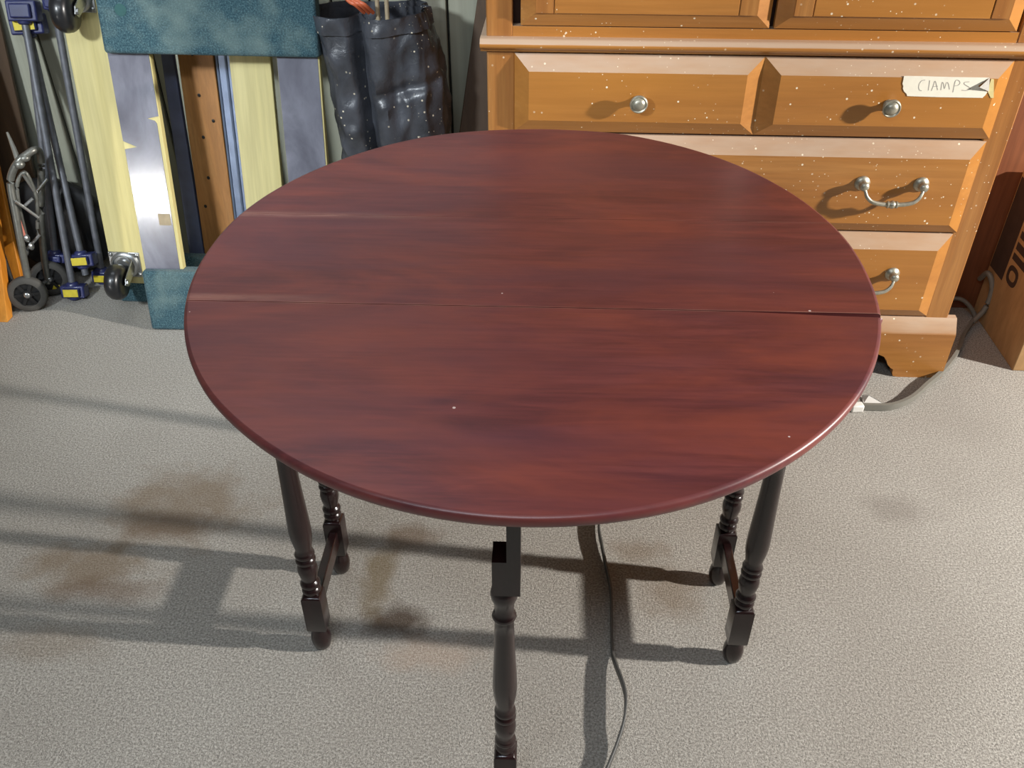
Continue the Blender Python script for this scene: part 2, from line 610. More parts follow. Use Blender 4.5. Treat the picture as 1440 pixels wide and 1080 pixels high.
def rad(th):
    d = math.degrees(th)
    for (a, va), (b, vb) in zip(NORM, NORM[1:]):
        if a <= d <= b:
            s = (d - a) / (b - a)
            s = s * s * (3 - 2 * s)
            n = va + (vb - va) * s
            break
    c, s = math.cos(th) / TA, math.sin(th) / TB
    return n / math.hypot(c, s)


N = 720
ring = []
for k in range(N):
    th = -PI + 2 * PI * k / N
    r = rad(th)
    ring.append((r * math.cos(th), r * math.sin(th)))


def cross_at(yv, side):
    best = min((p for p in ring if p[0] * side > 0), key=lambda p: abs(p[1] - yv))
    s = yv / best[1] if abs(best[1]) > 1e-6 else 1
    return (best[0], yv)


def board(name, lo, hi, gap_fn_lo, gap_fn_hi, z0=0.0):
    """a slice of the oval between two seams; arcs get a moulded edge"""
    pts = []   # (x, y, kind)
    arc_r = [p for p in ring if p[0] > 0 and lo + 0.002 < p[1] < hi - 0.002]
    arc_l = [p for p in ring if p[0] <= 0 and lo + 0.002 < p[1] < hi - 0.002]
    arc_r.sort(key=lambda p: math.atan2(p[1], p[0]))
    arc_l.sort(key=lambda p: math.atan2(p[1], p[0]) % (2 * PI))
    ns = 16
    if lo > -1:
        a, b = cross_at(lo, -1), cross_at(lo, 1)
        for i in range(ns + 1):
            xx = a[0] + (b[0] - a[0]) * i / ns
            pts.append((xx, lo + gap_fn_lo(xx), 'e' if i in (0, ns) else 's', 1))
    pts += [(p[0], p[1], 'a', 0) for p in arc_r]
    if hi < 1:
        a, b = cross_at(hi, 1), cross_at(hi, -1)
        for i in range(ns + 1):
            xx = a[0] + (b[0] - a[0]) * i / ns
            pts.append((xx, hi + gap_fn_hi(xx), 'e' if i in (0, ns) else 's', -1))
    if lo > -1:
        pts += [(p[0], p[1], 'a', 0) for p in arc_l]
    else:
        # front leaf: arc runs from the left seam end round the front to the right seam end
        pass
    if lo <= -1:
        arc = sorted([p for p in ring if p[1] < hi - 0.002], key=lambda p: (math.atan2(p[1], p[0]) + PI * 1.5 - PI / 2) % (2 * PI))
        arc = sorted([p for p in ring if p[1] < hi + gap_fn_hi(p[0]) - 0.002], key=lambda p: math.atan2(p[0], -p[1]))
        a, b = cross_at(hi, 1), cross_at(hi, -1)
        pts = [(p[0], p[1], 'a', 0) for p in arc]
        for i in range(ns + 1):
            xx = a[0] + (b[0] - a[0]) * i / ns
            pts.append((xx, hi + gap_fn_hi(xx), 'e' if i in (0, ns) else 's', -1))
    if hi >= 1:
        arc = sorted([p for p in ring if p[1] > lo + 0.002], key=lambda p: math.atan2(-p[0], p[1]))
        a, b = cross_at(lo, -1), cross_at(lo, 1)
        pts = [(p[0], p[1], 'a', 0) for p in arc]
        for i in range(ns + 1):
            xx = a[0] + (b[0] - a[0]) * i / ns
            pts.append((xx, lo + gap_fn_lo(xx), 'e' if i in (0, ns) else 's', 1))
    prof = [(0.0050, 0.0), (0.0022, -0.0008), (0.0006, -0.0028), (0.0, -0.0062), (0.0004, -0.0100), (0.0022, -0.0140), (0.0060, -0.0172), (0.0105, -0.0185)]
    vs, fs = [], []
    n = len(pts)
    for ins, dz in prof:
        for (px, py, kd, sg) in pts:
            if kd in 'ae':
                L = math.hypot(px, py)
                q = (px * (1 - ins / L), py if kd == 'e' else py * (1 - ins / L))
            else:
                q = (px, py)
            if kd in 'se':
                q = (q[0], py + sg * min(ins, 0.0006) * (1 if dz > -0.004 else 0))
            vs.append((q[0], q[1], TZ + z0 + dz))
    for i in range(len(prof) - 1):
        for j in range(n):
            j2 = (j + 1) % n
            fs.append((i * n + j, i * n + j2, (i + 1) * n + j2, (i + 1) * n + j))
    my = (min(p[1] for p in pts) + max(p[1] for p in pts)) / 2
    ct, cb_ = len(vs), len(vs) + 1
    vs += [(0, my, TZ + z0), (0, my, TZ + z0 + prof[-1][1])]
    o2 = (len(prof) - 1) * n
    for j in range(n):
        j2 = (j + 1) % n
        fs.append((ct, j, j2))
        fs.append((cb_, o2 + j2, o2 + j))
    o = MB().add(vs, fs).build(name, M['top'], table, smooth=40)
    for f in o.data.polygons:
        if abs(f.normal.z) > 0.999:
            f.use_smooth = False
    return o


zero = lambda x: 0.0
gapr = lambda x: -0.0002 - 0.0075 * max(0.0, min(1.0, (x - 0.26) / 0.15))
board('centre_board', -SEAM, SEAM, zero, zero)
leaf = board('leaf', -2, -SEAM, zero, gapr, -0.0002)
board('leaf', SEAM, 2, lambda x: 0.0002, zero, -0.0002)

MB().box(0.15, 0.418, -SEAM - 0.012, -SEAM + 0.004, 0.7225, 0.7262).build('gap_shade_strip', M['black'], table)  # black strip added under the seam so the open gap stays dark
PROF = [(0.0, 0.0), (0.010, 0.0), (0.0145, 0.006), (0.0172, 0.018), (0.0178, 0.028), (0.0160, 0.040), (0.0110, 0.050), (0.0098, 0.054), (0.0100, 0.058)]
PROF2 = [(0.0110, 0.140), (0.0112, 0.1455), (0.0152, 0.149), (0.0164, 0.153), (0.0152, 0.157), (0.0125, 0.160), (0.0130, 0.163), (0.0165, 0.1665),
         (0.0168, 0.170), (0.0150, 0.1735), (0.0122, 0.177), (0.0140, 0.185), (0.0165, 0.197), (0.0168, 0.205), (0.0152, 0.214), (0.0122, 0.219),
         (0.0158, 0.222), (0.0168, 0.2255), (0.0158, 0.229), (0.0128, 0.232), (0.0158, 0.2355), (0.0166, 0.239), (0.0155, 0.2425), (0.0128, 0.246),
         (0.0142, 0.256), (0.0172, 0.276), (0.0183, 0.292), (0.0180, 0.308), (0.0166, 0.340), (0.0150, 0.375), (0.0140, 0.410), (0.0134, 0.4335),
         (0.0158, 0.436), (0.0172, 0.4395), (0.0158, 0.443), (0.0132, 0.446), (0.0136, 0.460), (0.0150, 0.467), (0.0178, 0.474), (0.0186, 0.481),
         (0.0174, 0.488), (0.0130, 0.494), (0.0130, 0.498)]
LX, LY = 0.3627, 0.0881


def lift(z, up):
    return z if z <= 0.31 else (z + up * (z - 0.31) / 0.1235 if z < 0.4335 else z + up)


def leg_mb(x, y, s=1.0, up=0.0):
    T = Matrix.Translation((x, y, 0))
    m = MB()
    m.lathe([(r * s, z) for r, z in PROF], 28, T)
    m.lathe([(r * s, lift(z, up)) for r, z in PROF2], 28, T)
    h = 0.0168 * (0.5 + 0.5 * s)
    # chamfered square block that carries the stretcher
    m.add([(x + sx * h * q, y + sy * h * q, z) for q, z in ((0.72, 0.0525), (1, 0.060), (1, 0.1395), (0.72, 0.1445)) for sx, sy in ((-1, -1), (1, -1), (1, 1), (-1, 1))],
          [(3, 2, 1, 0)] + [(4 * i + k, 4 * i + (k + 1) % 4, 4 * i + 4 + (k + 1) % 4, 4 * i + 4 + k) for i in range(3) for k in range(4)] + [(12, 13, 14, 15)])
    return m, h


for sx in (-1, 1):
    for sy in (-1, 1):
        m, h = leg_mb(sx * LX, sy * LY, 1.0, 0.035)
        m.box(sx * LX - h, sx * LX + h, sy * LY - h, sy * LY + h, 0.529, 0.7212)
        m.build('leg', M['leg'], table, smooth=50)
    MB().box(sx * LX - 0.008, sx * LX + 0.008, -LY + 0.012, LY - 0.012, 0.086, 0.122).build('stretcher', M['leg'], table, bevel=0.002)
    MB().box(sx * LX - 0.009, sx * LX + 0.009, -LY + 0.0165, LY - 0.0165, 0.60, 0.7212).build('apron', M['leg'], table)
for sy in (-1, 1):
    MB().box(-LX + 0.0165, LX - 0.0165, sy * LY - 0.009, sy * LY + 0.009, 0.60, 0.7212).build('apron', M['leg'], table)
for gx, gy in ((-0.0225, -0.362), (0.030, 0.385)):
    s = 1 if gy < 0 else -1
    m, h = leg_mb(gx, gy, 0.90)
    dx = 0.0035
    h = 0.0166
    m.box(gx + dx - h, gx + dx + h, gy - h, gy + h, 0.494, 0.552)
    m.box(gx + dx + 0.0005, gx + dx + h, gy - h, gy + h, 0.552, 0.7212)
    m.build('gate_leg', M['leg'], table, smooth=50)
    y0, y1 = sorted((gy + s * 0.0172, -s * (LY + 0.0095)))
    MB().box(gx + dx + 0.001, gx + dx + 0.0155, y0, y1, 0.635, 0.70).build('gate_rail', M['leg'], table, bevel=0.002)

# ------------------------------------------------------------------ pine cabinet
CY = 0.8127
cab = empty('pine_cabinet', 'tall honey-coloured pine cabinet with paint-flecked raised drawers behind the table', 'cabinet', (0, CY, 0), (0, 0, -0.0119))
XL, XR = -0.1113, 1.0025
CH = 1.86
for a, b in ((XL, XL + 0.02), (XR - 0.02, XR)):
    MB().box(a, b, 0.004, 0.46, 0.155, CH).build('side_panel', M['pine_v'], cab)
MB().box(XL + 0.02, XR - 0.02, 0.03, 0.46, 0.155, CH).build('carcass', M['gap'], cab, smooth=0)
MB().box(XL, XL + 0.0585, -0.001, 0.022, 0.155, 0.786).build('stile', M['pine_v'], cab, bevel=0.003)
MB().box(XR - 0.0545, XR, -0.001, 0.022, 0.155, 0.786).build('stile', M['pine_v'], cab, bevel=0.003)
MB().box(XL, XL + 0.054, -0.001, 0.022, 0.810, CH).build('stile', M['pine_v'], cab, bevel=0.003)
MB().box(XR - 0.050, XR, -0.001, 0.022, 0.810, CH).build('stile', M['pine_v'], cab, bevel=0.003)
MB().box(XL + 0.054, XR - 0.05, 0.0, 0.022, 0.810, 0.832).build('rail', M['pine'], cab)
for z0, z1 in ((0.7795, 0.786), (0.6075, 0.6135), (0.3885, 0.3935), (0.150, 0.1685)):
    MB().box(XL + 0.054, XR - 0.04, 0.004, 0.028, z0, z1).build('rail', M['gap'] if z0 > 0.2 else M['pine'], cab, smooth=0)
# waist moulding
prof = [(0.004, 0.7840), (-0.010, 0.7840), (-0.0125, 0.7885), (-0.0165, 0.7915), (-0.022, 0.7925), (-0.0270, 0.7955), (-0.0290, 0.8000), (-0.0280, 0.8045),
        (-0.0245, 0.8072), (-0.0235, 0.8095), (-0.0205, 0.8115), (-0.014, 0.8120), (0.004, 0.8120)]
wm = MB().prism(prof, 'x', XL - 0.012, XR + 0.012)
for xa, xb in ((XL - 0.012, XL), (XR, XR + 0.012)):
    wm.box(xa, xb, 0.0035, 0.46, 0.785, 0.811)
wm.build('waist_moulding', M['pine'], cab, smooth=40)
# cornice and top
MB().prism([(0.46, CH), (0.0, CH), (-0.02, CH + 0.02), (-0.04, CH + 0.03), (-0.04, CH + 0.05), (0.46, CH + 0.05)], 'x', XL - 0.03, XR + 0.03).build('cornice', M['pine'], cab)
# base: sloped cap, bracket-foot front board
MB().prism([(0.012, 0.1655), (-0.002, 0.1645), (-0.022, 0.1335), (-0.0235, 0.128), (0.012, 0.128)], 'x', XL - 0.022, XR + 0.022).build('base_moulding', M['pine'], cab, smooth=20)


def foot_curve(xo, s):
    return [(xo, 0.0), (xo + s * 0.110, 0.0), (xo + s * 0.1205, 0.003), (xo + s * 0.124, 0.012), (xo + s * 0.124, 0.022), (xo + s * 0.131, 0.026), (xo + s * 0.141, 0.036), (xo + s * 0.147, 0.049),
            (xo + s * 0.156, 0.060), (xo + s * 0.175, 0.068), (xo + s * 0.21, 0.072)]


bx0, bx1 = XL - 0.0225, XR + 0.0225
poly = foot_curve(bx0, 1) + list(reversed(foot_curve(bx1, -1))) + [(bx1, 0.129), (bx0, 0.129)]
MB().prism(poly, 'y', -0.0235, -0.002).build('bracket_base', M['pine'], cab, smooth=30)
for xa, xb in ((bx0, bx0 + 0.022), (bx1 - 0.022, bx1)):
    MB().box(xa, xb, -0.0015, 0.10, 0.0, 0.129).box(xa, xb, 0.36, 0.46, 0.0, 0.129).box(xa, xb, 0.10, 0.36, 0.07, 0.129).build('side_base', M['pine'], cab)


def raised(m, x0, x1, z0, z1, bl, br, bb, bt, y0=-0.002, y1=-0.021, skirt=0.010):
    """raised field: skirt, four bevels, flat face"""
    vs = [(x0, skirt, z0), (x1, skirt, z0), (x1, skirt, z1), (x0, skirt, z1),
          (x0, y0, z0), (x1, y0, z0), (x1, y0, z1), (x0, y0, z1),
          (x0 + bl, y1, z0 + bb), (x1 - br, y1, z0 + bb), (x1 - br, y1, z1 - bt), (x0 + bl, y1, z1 - bt)]
    fs = [(0, 1, 5, 4), (1, 2, 6, 5), (2, 3, 7, 6), (3, 0, 4, 7), (4, 5, 9, 8), (5, 6, 10, 9), (6, 7, 11, 10), (7, 4, 8, 11), (8, 9, 10, 11)]
    return m.add(vs, fs)


OUT = Matrix.Rotation(math.radians(90), 4, 'X')     # local z -> -y


def knob(x, z, y, parent):
    T = Matrix.Translation((x, y, z)) @ OUT
    prof = [(0.0, -0.002), (0.011, -0.002), (0.0115, 0.002), (0.0085, 0.005), (0.0065, 0.008), (0.0068, 0.013), (0.0125, 0.0165), (0.0178, 0.020), (0.0190, 0.0225),
            (0.0186, 0.0245), (0.0165, 0.0262), (0.0150, 0.0256), (0.0138, 0.0246), (0.0128, 0.0256), (0.0112, 0.0280), (0.0080, 0.0300), (0.004, 0.031), (0.0, 0.0312)]
    return MB().lathe(prof, 32, T).build('knob', M['pewter'], parent, smooth=50)


def bail(x, z, y, parent):
    m = MB()
    for s in (-1, 1):
        T = Matrix.Translation((x + s * 0.0635, y, z)) @ OUT
        m.lathe([(0.0, -0.002), (0.0165, -0.002), (0.0170, 0.001), (0.0155, 0.004), (0.0125, 0.006), (0.0095, 0.008), (0.0080, 0.013), (0.0095, 0.016), (0.0105, 0.0195),
                 (0.0095, 0.0235), (0.0060, 0.0265), (0.0, 0.0275)], 24, T)
    half = [(-0.0635, 0.000, 0.0200), (-0.0605, -0.010, 0.0260), (-0.0555, -0.020, 0.0300), (-0.0450, -0.0285, 0.0325), (-0.0300, -0.0325, 0.0335), (-0.0150, -0.0340, 0.0335), (0, -0.0343, 0.0335)]
    path = half + [(-a, b, c) for a, b, c in reversed(half[:-1])]
    P = spline([(x + a, y - c, z + b) for a, b, c in path], 4)
    n = len(P)
    rs = [0.0030 + 0.0022 * math.sin(PI * i / (n - 1)) for i in range(n)]
    m.tube(P, rs, 12)
    R = Matrix.Translation((x, y - 0.0335, z - 0.0343)) @ Matrix.Rotation(PI / 2, 4, 'Y')
    m.lathe([(0.0045, -0.013), (0.0078, -0.011), (0.0078, -0.008), (0.0058, -0.0065), (0.0085, -0.003), (0.0090, 0), (0.0085, 0.003), (0.0058, 0.0065), (0.0078, 0.008), (0.0078, 0.011), (0.0045, 0.013)], 20, R)
    return m.build('bail_handle', M['pewter'], parent, smooth=50)


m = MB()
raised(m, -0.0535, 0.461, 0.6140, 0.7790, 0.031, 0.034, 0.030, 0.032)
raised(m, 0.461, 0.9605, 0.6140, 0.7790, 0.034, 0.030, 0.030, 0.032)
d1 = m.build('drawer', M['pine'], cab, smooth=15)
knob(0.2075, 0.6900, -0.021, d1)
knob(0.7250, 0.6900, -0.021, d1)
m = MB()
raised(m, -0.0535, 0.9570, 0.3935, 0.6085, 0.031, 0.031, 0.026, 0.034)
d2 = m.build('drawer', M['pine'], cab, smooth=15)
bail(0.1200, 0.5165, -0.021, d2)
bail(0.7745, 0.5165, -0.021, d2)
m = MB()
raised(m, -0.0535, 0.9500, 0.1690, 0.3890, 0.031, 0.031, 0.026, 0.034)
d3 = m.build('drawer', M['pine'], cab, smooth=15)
bail(0.1200, 0.2930, -0.021, d3)
bail(0.7680, 0.2930, -0.021, d3)
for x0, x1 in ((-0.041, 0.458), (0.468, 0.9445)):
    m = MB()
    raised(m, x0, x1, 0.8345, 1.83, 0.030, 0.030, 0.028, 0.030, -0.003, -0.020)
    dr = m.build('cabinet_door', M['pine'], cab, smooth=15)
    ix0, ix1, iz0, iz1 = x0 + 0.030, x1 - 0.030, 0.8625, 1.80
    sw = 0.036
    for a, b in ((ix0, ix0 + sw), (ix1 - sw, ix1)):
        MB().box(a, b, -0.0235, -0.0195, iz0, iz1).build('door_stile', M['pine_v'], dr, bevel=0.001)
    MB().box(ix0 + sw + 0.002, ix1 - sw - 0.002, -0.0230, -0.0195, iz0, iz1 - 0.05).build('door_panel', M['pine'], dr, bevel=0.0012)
    knob(x1 - 0.06 if x0 < 0 else x0 + 0.06, 1.25, -0.0233, dr)

# masking-tape label on the upper drawer (on the drawer face, just proud of it)
ca, sa = math.cos(-0.0119), math.sin(-0.0119)


def face_pt(px, py, off):
    """photo pixel on the drawer-face plane -> cabinet local (x, z)"""
    d = rgt * ((px - 720) / F_PX) - upv * ((py - 540) / F_PX) + fwd
    n = Vector((-sa, ca, 0))
    o = Vector((0, CY, 0)) + n * off
    p = CAM + d * ((o - CAM).dot(n) / d.dot(n))
    q = p - o
    return (q.x * ca + q.y * sa, p.z)


tape = empty('tape_label', 'torn white masking-tape label with faint pencilled word on the upper drawer', 'label', (0, CY, 0), (0, 0, -0.0119))
zt = lambda X, Y: face_pt(1260 + X / 9.6, 95 + Y / 9.6, -0.0216)
outline = [zt(*p) for p in ((108, 112), (350, 115), (560, 122), (800, 128), (1265, 135), (1200, 180), (1105, 250), (1170, 290), (1232, 330), (1205, 372), (1165, 408),
                            (900, 404), (560, 398), (300, 390), (150, 384), (140, 352), (108, 322), (92, 282), (98, 250), (86, 215), (98, 170))]
poly = MB().prism(list(reversed(outline)), 'y', -0.0222, -0.0214)
poly.build('tape_strip', M['tape'], tape, smooth=0)
MB().prism([zt(*p) for p in ((1278, 410), (1318, 410), (1322, 158), (1285, 152), (1262, 230), (1240, 330))], 'y', -0.0219, -0.0213).build('tape_corner', M['tape_back'], tape, smooth=0)
# torn flap, lifted off the face, its shade painted grey
a, b, c_ = zt(1265, 135), zt(1105, 250), zt(1250, 320)
fl = MB().add([(a[0], -0.0222, a[1]), (b[0], -0.0300, b[1]), (c_[0], -0.0226, c_[1]), (a[0], -0.0226, a[1] - 0.0005), (b[0], -0.0304, b[1]), (c_[0], -0.0230, c_[1])],
              [(0, 1, 2), (5, 4, 3), (0, 3, 4, 1), (1, 4, 5, 2), (2, 5, 3, 0)])
fl.build('tape_flap', M['pencil_and_shade'], tape, smooth=0)
strokes = [[(392, 168), (352, 174), (318, 212), (306, 262), (318, 300), (345, 312)], [(456, 172), (436, 308)], [(478, 312), (505, 240), (530, 180), (562, 302)], [(498, 256), (562, 250)],
           [(606, 302), (622, 205), (640, 212), (654, 282), (680, 206), (706, 214), (722, 292)], [(768, 332), (802, 180), (850, 176), (864, 206), (840, 236), (796, 246)],
           [(990, 190), (930, 196), (922, 222), (985, 262), (996, 290), (950, 308), (888, 304)]]
hw = MB()
for s in strokes:
    P = [Vector((*zt(*p), 0)) for p in s]
    if len(P) > 2:
        P = spline([Vector((p.x, p.y, 0)) for p in P], 4)
    hw.tube([(p.x, -0.0223, p.y) for p in P], 0.00085, flat=(0.0013, 0.0004), upref=(0, 1, 0))
hw.build('handwriting', M['pencil_and_shade'], tape, smooth=0)

# ------------------------------------------------------------------ cardboard box and red-brown panel at the right
bx = empty('cardboard_box', 'brown cardboard box with large dark printed letters beside the cabinet', 'box', (1.2175, 0.8165, 0), (0, 0, -0.02))
BW, BD, BH = 0.40, 0.285, 0.42
MB().box(0, BW, 0, BD, 0.0, BH).build('carton', M['card'], bx, bevel=0.002)
MB().box(0.002, BW / 2 - 0.002, 0.001, BD - 0.001, BH + 0.0005, BH + 0.004).build('flap', M['card'], bx)
MB().box(BW / 2 + 0.002, BW - 0.002, 0.001, BD - 0.001, BH + 0.0005, BH + 0.004).build('flap', M['card'], bx)
pr = MB()
# print on the left side, rows reading up the box: thick block letters
def letter_ring(m, yc, zc, ry, rz, wd):
    n = 20
    vs, fs = [], []
    for k in range(n):
        an = 2 * PI * k / n
        e = 0.75
        cy, cz = math.copysign(abs(math.cos(an)) ** e, math.cos(an)), math.copysign(abs(math.sin(an)) ** e, math.sin(an))
        vs.append((-0.0006, yc + ry * cy, zc + rz * cz))
        vs.append((-0.0006, yc + (ry - wd) * cy, zc + (rz - wd) * cz))
    for k in range(n):
        a, b = 2 * k, 2 * ((k + 1) % n)
        fs.append((a, b, b + 1, a + 1))
    m.add(vs, fs)
letter_ring(pr, 0.157, 0.185, 0.030, 0.026, 0.013)
for zc in (0.245, 0.305, 0.365):
    pr.box(-0.0006, -0.0003, 0.110, 0.188, zc - 0.024, zc - 0.006)
    pr.box(-0.0006, -0.0003, 0.110, 0.188, zc + 0.004, zc + 0.024)
    pr.box(-0.0006, -0.0003, 0.110, 0.130, zc - 0.006, zc + 0.004)
pr.box(-0.0006, -0.0003, 0.198, 0.280, 0.150, 0.405)
for zc in (0.26, 0.32, 0.38):
    pr.box(-0.0006, -0.0003, 0.030, 0.098, zc - 0.022, zc + 0.018)
pr.build('printed_letters', M['ink'], bx, smooth=0)

pn = MB().box(1.055, 1.44, 1.120, 1.140, 0.0, 1.25).build('wood_panel', M['redwood'], bevel=0.002)
tag(pn, 'red-brown wooden panel standing upright between the cabinet and the cardboard box', 'panel')

# ------------------------------------------------------------------ flat grey extension cord on the right
fc = empty('extension_cord', 'flat grey extension cord curling from beside the cabinet to the table', 'cord', (0, 0, 0))
P = [floor_at(1206, 571, 0.010), floor_at(1225, 572, 0.010), floor_at(1255, 571, 0.010), floor_at(1282, 560, 0.012), floor_at(1304, 541, 0.014), floor_at(1328, 520, 0.012),
     floor_at(1347, 494, 0.012), floor_at(1355, 472, 0.016), floor_at(1367, 453, 0.022)]
P = spline(P, 6)
cb = MB().tube(P, 0.01, flat=(0.008, 0.017))
Q = [P[-1], at(1383, 437, 1.03), at(1393, 416, 1.04), at(1395, 398, 1.05), at(1389, 384, 1.07), at(1378, 392, 1.10)]
cb.tube(spline(Q, 6), 0.0072, 10)
cb.build('cable', M['cord'], fc, smooth=50)
P = [at(1326, 428, 1.105), at(1340, 420, 1.10), at(1354, 422, 1.09), at(1366, 434, 1.075), at(1372, 450, 1.06), at(1366, 470, 1.03)]
MB().tube(spline(P, 6), 0.006, 10).build('cable_loop', M['cord'], fc, smooth=50)
P = [floor_at(1196, 573, 0.010), floor_at(1213, 572, 0.010)]
MB().tube(P, 0.011, flat=(0.020, 0.019)).build('plug', M['white'], fc, bevel=0.003)
tg = [floor_at(1212, 556, 0.003), floor_at(1222, 556, 0.012), floor_at(1243, 568, 0.007), floor_at(1214, 568, 0.002)]
mm = MB().add([tuple(p) for p in tg] + [tuple(p + Vector((0, 0, 0.001))) for p in tg], [(3, 2, 1, 0), (4, 5, 6, 7), (0, 1, 5, 4), (1, 2, 6, 5), (2, 3, 7, 6), (3, 0, 4, 7)])
mm.build('cord_tag', M['white'], fc, smooth=0)

# thin dark cable lying on edge across the carpet under the table
P = [(0.150, 0.42, 0.012), floor_at(842, 735, 0.012), floor_at(846, 765, 0.012), floor_at(852, 795, 0.010), floor_at(859, 830, 0.010), floor_at(860, 870, 0.010), floor_at(861, 915, 0.011),
     floor_at(866, 935, 0.016), floor_at(876, 962, 0.022), floor_at(880, 985, 0.024), floor_at(877, 1015, 0.022), floor_at(867, 1048, 0.015), floor_at(852, 1085, 0.012), floor_at(835, 1120, 0.010), (0.10, -0.50, 0.009)]
P[0] = Vector(P[0])
tag(MB().tube(spline(P, 6), 0.01, flat=(0.0042, 0.0165)).build('flat_cable', M['dcord'], bevel=0.001), 'thin dark flat cable lying on edge across the carpet under the table', 'cable')


# ------------------------------------------------------------------ leaning boards against the back wall
def plank(name, bl, br, tl, tr, thick, mat, label, cat, ztop=None, group=None, build=True):
    """bl.. world corners on the front face; runs down to the floor and up to ztop"""
    bl, br, tl, tr = map(Vector, (bl, br, tl, tr))

    def ext(a, b, z):
        return a + (b - a) * ((z - a.z) / (b.z - a.z))
    zt_ = ztop or max(tl.z, tr.z)
    q = [ext(bl, tl, 0.0), ext(br, tr, 0.0), ext(br, tr, zt_), ext(bl, tl, zt_)]
    nrm = (q[1] - q[0]).cross(q[3] - q[0]).normalized()
    if nrm.y < 0:
        nrm = -nrm
    back = [p + Vector((0, nrm.y, 0)).normalized() * thick for p in q]
    root = q[0].copy()
    loc = [p - root for p in q + back]
    m = MB().add(loc, [(0, 1, 2, 3), (7, 6, 5, 4), (0, 4, 5, 1), (1, 5, 6, 2), (2, 6, 7, 3), (3, 7, 4, 0)])
    o = m.build(name, mat, None, bevel=0.002)
    o.location = root
    tag(o, label, cat, group)
    return o


plank('blue_board', at(258, 300, 1.155), at(278, 300, 1.155), at(227, 85, 1.20), at(244, 85, 1.20), 0.018, M['blue'],
      'narrow dark blue board leaning on the wall behind the grey-faced dolly', 'board', 0.95)
kp = plank('knotty_plank', at(280, 300, 1.155), at(328, 300, 1.155), at(250, 82, 1.20), at(300, 82, 1.20), 0.02, M['knotty'],
           'brown knotty pine plank leaning on the wall between two dolly rails', 'plank', 0.95)
kloc = kp.location
for (px, py) in ((280, 134), (286, 193), (293, 250), (270, 76), (289, 290), (300, 170)):
    Yk = 1.155 + (300 - py) / 218.0 * 0.045
    p = at(px, py, Yk) - kloc
    MB().ball((p.x, p.y - 0.0005, p.z), 0.0042, 10, 6, (1, 0.35, 1.2)).build('knot', M['black'], kp)

ch = plank('metal_channel', at(330, 300, 1.16), at(354, 300, 1.16), at(304, 82, 1.205), at(330, 82, 1.205), 0.012, M['channel'],
           'blue-grey ribbed metal channel leaning on the wall beside the knotty plank', 'channel', 0.95)
mc = MB()
for f in (0.02, 0.5, 0.98):
    a = at(330 + 24 * f, 300, 1.159) - ch.location
    b = at(304 + 26 * f, 82, 1.204) - ch.location
    mc.tube([a + (a - b) * 0.5, b + (b - a) * 0.3], 0.0035, 8)
mc.build('rib', M['channel'], ch)
plank('brown_board', at(-20, 330, 1.255), at(66, 330, 1.255), at(-75, 60, 1.30), at(6, 60, 1.30), 0.012, M['brown'],
      'wide brown board leaning on the wall behind the hand truck', 'board', 1.1)
plank('thin_strip', at(647, 178, 1.22), at(689, 184, 1.22), at(671, 0, 1.29), at(700, 0, 1.29), 0.008, M['brown'],
      'thin dark strip of wood leaning on the wall beside the cabinet', 'board', 1.1)
plank('orange_board', at(-60, 440, 0.955), at(9, 438, 0.955), at(-95, 300, 1.06), at(-8, 300, 1.06), 0.03, M['orange'],
      'bright orange wooden board at the far left beside the hand truck wheel', 'board', 0.62)
plank('orange_batten', at(14, 395, 1.06), at(30, 393, 1.06), at(-12, 270, 1.16), at(4, 270, 1.16), 0.015, M['orange'],
      'narrow orange batten leaning behind the hand truck frame', 'board', 0.62)
tag(MB().tube([floor_at(26, 428, 0.012), at(-30, 260, 1.18)], 0.009, 10).build('iron_bar', M['black']), 'black iron bar leaning between the two orange boards', 'bar')


# ------------------------------------------------------------------ furniture dollies
def caster(parent, u, v, w0, name='caster'):
    """swivel caster on a plate facing -y (out of the rail)"""
    pl = MB().box(u - 0.043, u + 0.043, w0 - 0.004, w0, v - 0.036, v + 0.036).build(name, M['steel'], parent, bevel=0.003)
    T = Matrix.Translation((u, w0 - 0.004, v)) @ OUT
    m = MB().lathe([(0.0, 0), (0.037, 0), (0.038, 0.004), (0.034, 0.008), (0.029, 0.009), (0.027, 0.012), (0.021, 0.013), (0.018, 0.017), (0.010, 0.018), (0.0, 0.018)], 28, T)
    for sx in (-1, 1):
        for sz in (-1, 1):
            m.ball((u + sx * 0.035, w0 - 0.005, v + sz * 0.028), 0.0055, 10, 6, (1, 0.6, 1))
        x = u + sx * 0.0265 - 0.002
        m.prism([(w0 - 0.012, v - 0.016), (w0 - 0.012, v + 0.016), (w0 - 0.072, v - 0.014), (w0 - 0.078, v - 0.030), (w0 - 0.062, v - 0.040)], 'x', x - 0.0015, x + 0.0015)
        m.lathe([(0.0, -0.004), (0.008, -0.004), (0.008, 0.003), (0.0, 0.003)], 8, Matrix.Translation((x + sx * 0.003, w0 - 0.066, v - 0.026)) @ Matrix.Rotation(PI / 2, 4, 'Y'))
    m.build('swivel_fork', M['steel'], pl, smooth=40)
    W = Matrix.Translation((u - 0.002, w0 - 0.066, v - 0.026)) @ Matrix.Rotation(PI / 2, 4, 'Y')
    MB().lathe([(0.0, -0.021), (0.032, -0.021), (0.042, -0.018), (0.0475, -0.010), (0.049, 0), (0.0475, 0.010), (0.042, 0.018), (0.032, 0.021), (0.0, 0.021)], 32, W).build('wheel', M['rubber'], pl, smooth=50)
    return pl


# front dolly: grey laminate rails, green carpet ends
def lean(ang):
    return -ang


